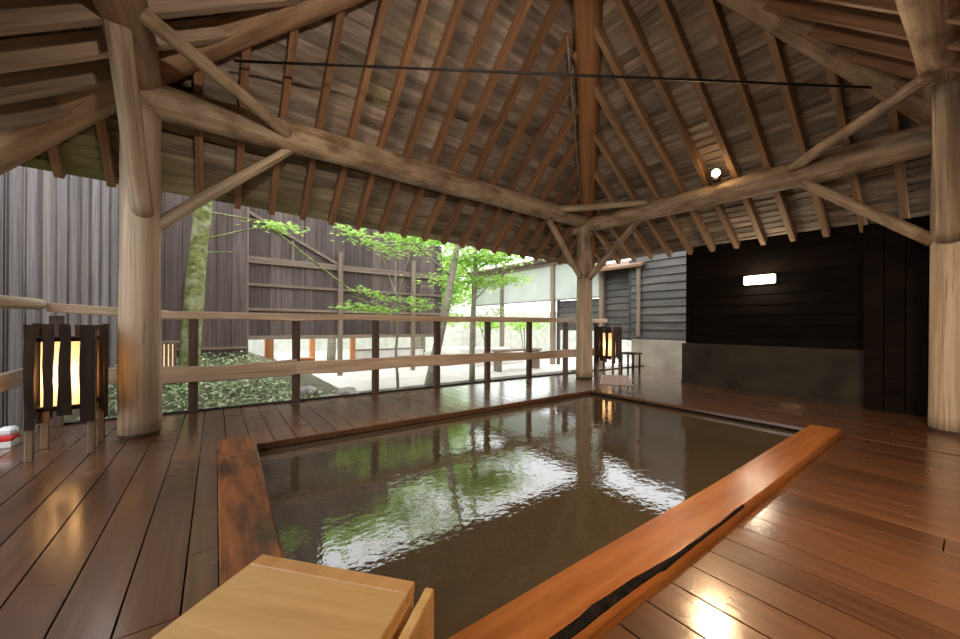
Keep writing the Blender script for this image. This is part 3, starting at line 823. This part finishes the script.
# rocks in the planting
for i, (x, y, s) in enumerate(((1.45,5.75,.17),(1.75,6.15,.20),(1.2,6.35,.16),(2.05,5.75,.12))):
    bm = bmesh.new(); bmesh.ops.create_icosphere(bm, subdivisions=3, radius=s)
    for v in bm.verts:
        v.co *= 1 + .35*noise.noise(v.co*6+Vector((i*5,0,0))); v.co.z *= .6
    me = bpy.data.meshes.new('garden_rock'); bm.to_mesh(me); bm.free(); me.materials.append(M_rock)
    for p in me.polygons: p.use_smooth = True
    o = bpy.data.objects.new('garden_rock', me); COL.objects.link(o); o.location = (x, y, gz(x,y)+s*.25)
    tag(o, 'grey garden rock among the ground cover, ' + ('nearest the deck left of the gap','largest, in the middle','farthest back by the fence','smallest, on the right')[i], 'rock', 'garden rocks')

# ------------------------------------------------------------------ plants
def leaf_verts(kind, size):
    if kind == 'maple':
        pts = []
        for k in range(10):
            a = PI*2*k/10; rr = size*(1 if k % 2 == 0 else .38)
            pts.append(Vector((rr*math.cos(a), rr*math.sin(a), -.12*rr)))
        return pts
    return [Vector((0,0,0)), Vector((size*.5,size*.3,size*.1)), Vector((size*1.1,0,-size*.1)), Vector((size*.5,-size*.3,size*.1))]
def add_leaf(mb, p, kind, size, flat=.5):
    lv = leaf_verts(kind, size)
    q = Matrix.Rotation(R.uniform(0,2*PI), 3, 'Z') @ Matrix.Rotation(R.gauss(0, flat), 3, 'X') @ Matrix.Rotation(R.gauss(0, flat), 3, 'Y')
    mb.add([p + q @ v for v in lv], [tuple(range(len(lv)))])
def spray(mb, tip0, tip1, n, spread, size, kind='maple', flat=.35):
    a, b = Vector(tip0), Vector(tip1)
    for i in range(n):
        t = R.random()
        p = a + (b-a)*t + Vector((R.gauss(0,spread), R.gauss(0,spread), R.gauss(0,spread*.28)))
        add_leaf(mb, p, kind, size*R.uniform(.7,1.2), flat)
def tree(name, loc, label, trunk_pts, rad, mat, branches, sprays, leafmat_=None, n=12, nz=.12):
    root = empty(name, loc, label, 'tree')
    m = MB(); m.tube(trunk_pts, rad, n, .5, nz=nz, nf=3.5); m.build('trunk', mat, root)
    for pts, r in branches:
        m = MB(); m.tube(pts, [r*(1-.7*i/(len(pts)-1)) for i in range(len(pts))], 6, .5); m.build('branch', mat, root)
    if sprays:
        m = MB()
        for s in sprays: spray(m, *s)
        m.build('foliage', leafmat_ or M_leaf, root, recalc=False)
    return root
def curve(p0, p1, k, wob, seed):
    a, b = Vector(p0), Vector(p1); out = []
    for i in range(k+1):
        t = i/k; w = math.sin(PI*t)*.0 + min(1, 3*t)
        out.append(a + (b-a)*t + Vector((noise.noise(Vector((t*2.5,seed,0))), noise.noise(Vector((t*2.5,seed,9))), 0))*wob*w)
    return out
# mossy trunk
bz = gz(-.36, 6.9)
tree('mossy_tree', (-.33, 6.9, bz-.05), 'moss-covered tree trunk rising behind the railing beside the left post',
     curve((0,0,0), (.26,0,4.6), 26, .06, 2.0), [.13-.0016*i for i in range(27)], M_moss,
     [(curve((.08,0,2.15),(1.02,.05,2.55),6,.03,4), .022), (curve((.09,0,1.98),(.55,.08,2.06),5,.02,5), .016),
      (curve((.10,0,2.62),(1.15,.05,2.60),6,.03,6), .02), (curve((1.02,.05,2.55),(3.0,-.3,1.0),10,.08,7), .022)],
     [((.9,0,2.55),(1.5,0,2.55),140,.14,.055,'maple',.3)], n=16)
# leaning grey trunk
bz = gz(3.36, 6.3)
tree('leaning_tree', (3.36, 6.3, bz-.05), 'pale grey leaning tree trunk behind the middle of the railing',
     curve((0,0,0), (1.05,.25,3.9), 20, .05, 3.3), [.105-.0025*i for i in range(21)], M_bark2,
     [(curve((.62,.15,2.3),(-.5,.0,3.0),6,.06,1), .025), (curve((.75,.2,2.9),(1.7,.3,3.3),6,.06,2), .025), (curve((.85,.2,3.2),(.2,.5,4.0),6,.06,3), .03)],
     [((-.7,0,3.0),(.6,.2,3.2),220,.22,.06,'maple',.3), ((.9,.2,2.7),(2.4,.4,3.0),900,.30,.075,'maple',.3),
      ((.0,.3,3.7),(2.0,.6,4.1),420,.4,.07,'maple',.3), ((.6,.6,2.3),(1.8,.8,2.4),500,.28,.065,'maple',.3)])
# slim trunk right of it
bz = gz(4.7, 6.6)
tree('slim_tree', (4.62, 6.6, bz-.05), 'slim dark tree trunk just right of the leaning trunk',
     curve((0,0,0), (.12,.05,3.9), 18, .08, 6.1), [.07-.0018*i for i in range(19)], M_bark2,
     [(curve((.06,0,1.9),(.75,.1,2.4),5,.05,1), .02), (curve((.06,0,2.3),(-.5,.1,2.9),5,.05,8), .02)],
     [((.1,0,2.2),(1.5,.1,2.5),600,.25,.06,'maple',.3), ((-.4,0,2.9),(1.2,.2,3.2),340,.3,.06,'maple',.3), ((.3,0,1.55),(1.0,0,1.75),70,.18,.05,'maple',.3)])
# young maple with spreading leaves over the railing
bz = gz(2.9, 6.4)
tree('young_maple', (2.78, 6.4, bz-.03), 'young maple with fresh green layered leaves over the top rail',
     curve((0,0,0), (-.06,.05,2.5), 14, .10, 9.0), [.03-.0012*i for i in range(15)], M_bark2,
     [(curve((-.02,0,1.55),(-.85,.1,1.80),6,.04,1), .014), (curve((-.02,0,1.55),(.75,.0,1.75),6,.04,2), .014), (curve((0,0,1.9),(.25,0,2.75),5,.04,3), .012),
      (curve((0,0,1.7),(-.35,.1,2.8),6,.04,4), .014)],
     [((-1.05,.1,1.62),(-.1,.0,1.55),300,.13,.05,'maple',.25), ((-.35,.1,1.78),(.55,.0,1.78),150,.13,.05,'maple',.25), ((.1,0,1.60),(.75,0,1.68),130,.13,.05,'maple',.25),
      ((-.75,.1,1.98),(-.3,.1,1.80),90,.10,.05,'maple',.25),
      ((-1.0,.1,3.0),(.0,.1,2.62),280,.16,.055,'maple',.25), ((-.1,.1,3.0),(.6,.1,2.75),200,.18,.055,'maple',.25)])
# tree crown beyond the fence
tree('background_tree', (6.6, 13.5, -.27), 'bright green leafy tree standing beyond the fence and screen',
     curve((0,0,0), (.2,0,5.0), 12, .15, 1.0), [.16-.007*i for i in range(13)], M_bark2, [],
     [((-1.8,0,3.3),(2.2,0,3.8),2600,.75,.15,'maple',.5), ((-1.2,0,4.8),(1.6,0,5.2),2000,.9,.15,'maple',.5), ((.6,0,2.2),(2.6,0,2.5),500,.5,.12,'maple',.5)])
tree('background_tree', (3.2, 13.0, -.27), 'leafy tree rising behind the top of the framed fence',
     curve((0,0,0), (.2,0,5.5), 12, .15, 2.0), [.15-.006*i for i in range(13)], M_bark2, [],
     [((-1.4,0,4.0),(2.4,0,4.4),2600,.8,.15,'maple',.5), ((-1.0,0,5.6),(1.8,0,5.9),1800,.8,.15,'maple',.5)])
tree('background_tree', (7.6, 14.8, -.27), 'full low green tree filling the gap left of the pale screen',
     curve((0,0,0), (.2,0,4.0), 12, .15, 3.0), [.13-.006*i for i in range(13)], M_bark2, [],
     [((-2.2,0,1.2),(1.8,0,1.6),900,.55,.14,'maple',.5), ((-2.4,0,2.6),(1.8,0,3.0),2200,.6,.15,'maple',.5)])
# shrubs below the screen
for (x, y, z, n_, lab) in ((9.4,12.2,-.26,420,'round green shrub seen under the pale screen, left one'), (9.6,10.2,-.26,320,'round green shrub seen under the pale screen, right one')):
    root = empty('shrub', (x, y, z), lab, 'shrub', 'shrubs behind the screen')
    m = MB()
    for i in range(4): m.tube([(0,0,0),(R.uniform(-.3,.3),R.uniform(-.3,.3),1.2)], .02, 5, .5)
    m.build('stem', M_bark2, root)
    m = MB(); spray(m, (0,-.4,1.2), (0,.4,1.4), n_, .35, .09, 'maple', .6); m.build('foliage', M_leaf, root, recalc=False)
# ground cover
m = MB()
for i in range(9000):
    x = R.uniform(-1.2, 4.9); y = R.uniform(5.12, 7.95)
    if x > .9 and y > 6.7 - .25*(x-.9): continue
    if 1.0 < x < 2.2 and R.random() < .75: continue
    p = Vector((x, y, gz(x,y) + R.uniform(.01,.10)))
    add_leaf(m, p, 'blade', R.uniform(.035,.085), .5)
tag(m.build('ground_cover', M_leafd, recalc=False), 'low leafy green ground cover in the garden bed behind the railing', 'ground cover', kind='stuff')
# fern by the trunk
root = empty('fern', (-.52, 6.75, gz(-.52,6.75)), 'small bright fern at the foot of the mossy trunk', 'fern')
for k in range(16):
    m = MB()
    a = R.uniform(0, 2*PI); l = R.uniform(.16,.28)
    vs = []; fs = []
    for t in range(10):
        c = Vector((math.cos(a)*l*t/9, math.sin(a)*l*t/9, .26*math.sin(PI*.62*t/9)))
        sd = Vector((-math.sin(a), math.cos(a), 0))*(.045*(1-t/9.5)*(1.0 if t % 2 else .45))
        vs += [c-sd, c, c+sd]
    for t in range(9):
        fs += [(t*3,t*3+1,t*3+4,t*3+3),(t*3+1,t*3+2,t*3+5,t*3+4)]
    m.add(vs, fs)
    m.build('frond', M_leaf, root, recalc=False)
m = MB()
for k in range(5): m.tube([(0,0,-.02),(R.uniform(-.05,.05),R.uniform(-.05,.05),.12)], .006, 5, .5)
m.build('stem', M_bark2, root)

# ------------------------------------------------------------------ railings
rl = empty('railing', (-.2, deck_edge(-.2)-.03, 0), 'long natural-edged wooden railing along the far side of the deck', 'railing')
o0 = Vector(rl.location)
def ry(x): return deck_edge(x) - .045
def loc(x, z, dy=0): return Vector((x, ry(x)+dy, z)) - o0
slab('top_rail', loc(-1.22,1.095), loc(-.40,1.045), .12, .085, M_rail, rl, wav=.012, seed=1.0)
slab('top_rail', loc(-.44,1.042), loc(6.75,1.068), .13, .082, M_rail, rl, wav=.012, seed=2.0)
slab('lower_rail', loc(-1.25,.455,-.05), loc(-.42,.435,-.05), .05, .16, M_rail, rl, wav=.015, seed=3.0)
slab('lower_rail', loc(-.44,.425,-.05), loc(.80,.430,-.05), .05, .175, M_rail, rl, wav=.030, seed=4.0, freq=1.1)
slab('lower_rail', loc(.79,.430,-.05), loc(2.735,.425,-.05), .05, .150, M_rail, rl, wav=.028, seed=5.0, freq=1.0)
slab('lower_rail', loc(2.73,.425,-.05), loc(6.6,.415,-.05), .05, .135, M_rail, rl, wav=.032, seed=6.4, freq=1.0)
for x in (-1.18, -.19, .80, 1.785, 2.735, 3.68, 4.61, 5.56, 6.5):
    m = MB(); m.beam(loc(x,0,.02), loc(x,1.02,.02), .082, .075, up=(0,1,0)); m.build('post', M_darkpost, rl)
rl2 = empty('railing', (-1.25, 4.0, 0), 'short railing return at the left edge with a round pole on top', 'railing')
log_obj('top_rail', (-.02,.92,1.12), (.0,-1.4,1.075), .048, .045, M_post, rl2, bend=.02, seed=5.2, n=14, nz=.1)
slab('lower_rail', (.0,.86,.53), (.0,-1.4,.49), .04, .13, M_frame, rl2, wav=.006, seed=8)
for y in (-.9,):
    m = MB(); m.beam((-.045,y,0), (-.045,y,1.08), .07, .05, up=(0,1,0)); m.build('post', M_frame, rl2)

# ------------------------------------------------------------------ lanterns of rough slats around a lit paper shade
def lantern(loc_, rz, label, s=1.0):
    root = empty('slatted_lantern', loc_, label, 'lantern', 'slatted floor lanterns', rz)
    hx, hy = .148*s, .168*s
    # legs
    for sx, sy in ((-1,-1),(1,-1),(1,1),(-1,1)):
        m = MB(); m.box(sx*hx-.02, sx*hx+.02, sy*hy-.02, sy*hy+.02, 0, .90*s, None, 0, .004); m.build('leg', M_lantleg, root)
    # frame rails
    for zz, nm in ((.345*s, 'lower_frame'), (.835*s, 'upper_frame')):
        m = MB()
        for sy in (-1,1): m.beam((-hx, sy*hy*.86, zz), (hx, sy*hy*.86, zz), .022, .03)
        for sx in (-1,1): m.beam((sx*hx*.86, -hy, zz), (sx*hx*.86, hy, zz), .022, .03)
        m.build(nm, M_lant, root)
    # slats: irregular tapering boards on the four sides
    def slat(cx, cy, ax, w0, w1, z0, z1, out):
        m = MB(); t = .016
        if ax == 'x': P = lambda a, z, d: (cx+a, cy+out*d, z)
        else: P = lambda a, z, d: (cx+out*d, cy+a, z)
        vs = []; k = 6
        for i in range(k+1):
            f = i/k; w = (w0+(w1-w0)*f)/2*(1+.10*noise.noise(Vector((f*4,cx*9,cy*7))))
            c = .008*noise.noise(Vector((f*3,cy*5,cx*8))); z = z0+(z1-z0)*f
            vs += [P(c-w,z,0),P(c+w,z,0),P(c+w,z,t),P(c-w,z,t)]
        fs = []
        for i in range(k):
            for q in range(4):
                q2 = (q+1) % 4; fs.append((i*4+q,i*4+q2,(i+1)*4+q2,(i+1)*4+q))
        fs.append((0,1,2,3)); fs.append((k*4+3,k*4+2,k*4+1,k*4))
        m.add(vs, fs); m.build('slat', M_lant, root)
    for sy in (-1,1):
        o_ = sy; yy = sy*(hy+.022)
        slat(-hx+.005, yy, 'x', .045*s,.052*s, .22*s,.94*s, o_)
        slat(-.060*s, yy-.0, 'x', .040*s,.055*s, .36*s,.945*s, o_)
        slat(.020*s, yy, 'x', .072*s,.046*s, .30*s,.94*s, o_)
        slat(hx-.022*s, yy, 'x', .066*s,.074*s, .24*s,.94*s, o_)
    for sx in (-1,1):
        xx = sx*(hx+.022)
        slat(xx, -.055*s, 'y', .05*s,.06*s, .30*s,.93*s, sx)
        slat(xx, .060*s, 'y', .06*s,.05*s, .26*s,.95*s, sx)
        slat(xx, .150*s, 'y', .05*s,.06*s, .20*s,.95*s, sx)
    # paper shade
    m = MB(); a, b = hx*.74, hy*.74
    m.box(-a, a, -b, b, .36*s, .82*s, .5); m.build('paper_shade', M_paper, root)
    return root
lantern((-.885, 3.995, 0), math.radians(2), 'glowing paper lantern caged in dark rough slats beside the left post')
lantern((6.44, 4.38, 0), math.radians(8), 'slatted lantern beside the far corner post, in front of the clapboard building')
# small bench-like shelf beside the far lantern
st = empty('low_stool', (6.98, 4.22, 0), 'small dark low stool beside the far slatted lantern', 'stool')
m = MB(); m.box(-.16,.16,-.17,.17,.375,.41,.5,0,.004); m.build('seat', M_lant, st)
for sx in (-1,1):
    for sy in (-1,1):
        m = MB(); m.box(sx*.12-.015,sx*.12+.015,sy*.13-.015,sy*.13+.015,0,.376,.5); m.build('leg', M_lant, st)
# old wooden lantern in the garden
gl = empty('garden_lantern', (-.60, 7.35, gz(-.60,7.35)-.02), 'weathered wooden garden lantern with lit slits behind the mossy trunk', 'lantern')
m = MB()
for i in range(5): m.box(-.12+.05*i, -.12+.05*i+.036, -.12, -.10, 0, .52-.03*abs(i-2), None, 0, .003)
m.build('slat', M_frame, gl)
m = MB(); m.box(-.10,.10,-.095,.10,.0,.46,.5); m.build('glowing_core', glow('slit_light', (1.0,.70,.38), .6), gl)
m = MB(); m.box(-.14,.14,-.13,.13,.46,.50,.5,0,.006); m.build('cap', M_frame, gl)
# mat by the post
m = MB()
m.box(-.60,.60,-.25,.25,0,.012,.5,0,.004)
for i in range(14): m.box(-.57+.083*i,-.53+.083*i,-.23,.23,.012,.018,.5)
o = m.build('bath_mat', M_mat, None, Matrix.Translation((5.72,3.74,.001)) @ Matrix.Rotation(.60,4,'Z')); tag(o, 'pinkish grey ribbed mat on the wet deck beside the far corner post', 'mat')
# white cloth on red and cream box at the left edge
cb = empty('storage_box', (-1.30, 4.40, 0), 'small cream and red box with white cloth at the left edge', 'box')
m = MB(); m.box(-.05,.05,-.07,.07,0,.05,.5,0,.006); m.build('box_body', M_pale, cb)
m = MB(); m.box(-.052,.052,-.072,.072,.05,.08,.5,0,.006); m.build('lid', M_red, cb)
m = MB(); m.box(-.045,.05,-.03,.075,.08,.145,.5,0,.02); m.build('cloth', M_white, cb)

# ------------------------------------------------------------------ lights
def lamp(kind, name, loc_, energy, col, **k):
    l = bpy.data.lights.new(name, kind); l.energy = energy; l.color = col
    for a, b in k.items(): setattr(l, a, b)
    o = bpy.data.objects.new(name, l); COL.objects.link(o); o.location = loc_
    return o
def aim(o, tgt):
    d = Vector(tgt) - o.location
    o.rotation_euler = d.to_track_quat('-Z','Y').to_euler()
o = lamp('SPOT', 'spot_lamp_light', (5.22, 1.98, 2.93), 120, (1.0,.66,.36), spot_size=math.radians(120), spot_blend=.8, shadow_soft_size=.09); aim(o, (2.4,.6,0))
lamp('POINT', 'wall_light_light', (6.40, 1.887, 1.655), 6, (1.0,.85,.62), shadow_soft_size=.08)
lamp('POINT', 'lantern_light', (-.885, 3.995, .56), 5, (1.0,.63,.32), shadow_soft_size=.08)
lamp('POINT', 'far_lantern_light', (6.44, 4.38, .56), 3, (1.0,.63,.32), shadow_soft_size=.08)
# unseen fill lamps added around the forward beams to brighten roof, logs and floor
o = lamp('SPOT', 'added_fill_light', (3.6, .12, 3.12), 800, (1.0,.92,.84), spot_size=math.radians(96), spot_blend=.6, shadow_soft_size=.06); aim(o, (1.1,4.2,3.75))
o = lamp('SPOT', 'added_fill_light', (-.38, 1.7, 3.20), 130, (1.0,.80,.58), spot_size=math.radians(165), spot_blend=.6, shadow_soft_size=.08); aim(o, (4.0,2.6,4.4))
o = lamp('SPOT', 'added_fill_light', (1.5, -.50, 2.33), 220, (1.0,.70,.42), spot_size=math.radians(140), spot_blend=.9, shadow_soft_size=.06); aim(o, (2.9,.2,0))
o = lamp('SPOT', 'added_fill_light', (.5, -.62, 2.28), 200, (1.0,.88,.74), spot_size=math.radians(88), spot_blend=.8, shadow_soft_size=.08); aim(o, (1.9,4.2,2.75))
lamp('POINT', 'changing_room_light', (6.45, -.3, 1.9), 8, (1.0,.85,.7), shadow_soft_size=.1)

w = bpy.data.worlds.new('sky'); S.world = w; w.use_nodes = True
nt = w.node_tree; nt.nodes.clear()
bg = nt.nodes.new('ShaderNodeBackground'); wo = nt.nodes.new('ShaderNodeOutputWorld')
tc = nt.nodes.new('ShaderNodeTexCoord'); sx = nt.nodes.new('ShaderNodeSeparateXYZ')
rp = ramp(nt, [(.0,(.55,.58,.55)), (.5,(.85,.92,.95)), (.75,(.95,.98,1.0)), (1,(.9,.96,1.0))])
mr = nt.nodes.new('ShaderNodeMapRange'); mr.inputs['From Min'].default_value = -1
nt.links.new(tc.outputs['Generated'], sx.inputs[0]); nt.links.new(sx.outputs['Z'], mr.inputs['Value'])
nt.links.new(mr.outputs[0], rp.inputs[0]); nt.links.new(rp.outputs[0], bg.inputs[0])
bg.inputs[1].default_value = 2.2
nt.links.new(bg.outputs[0], wo.inputs[0])

# ------------------------------------------------------------------ camera
cam = bpy.data.cameras.new('camera'); co = bpy.data.objects.new('camera', cam); COL.objects.link(co)
cam.sensor_width = 36; cam.lens = 361.3/960*36; cam.shift_y = 6.2/960; cam.clip_start = .02; cam.clip_end = 200
yaw = math.radians(36.2)
Rm = Matrix.Rotation(-yaw, 4, 'Z') @ Matrix.Rotation(PI/2, 4, 'X') @ Matrix.Rotation(math.radians(.312), 4, 'Z')
co.matrix_world = Matrix.Translation((0,0,.95)) @ Rm
S.camera = co
S.view_settings.view_transform = 'Standard'; S.view_settings.look = 'None'; S.view_settings.gamma = 1
S.view_settings.use_curve_mapping = False
S.view_settings.exposure = 0.75
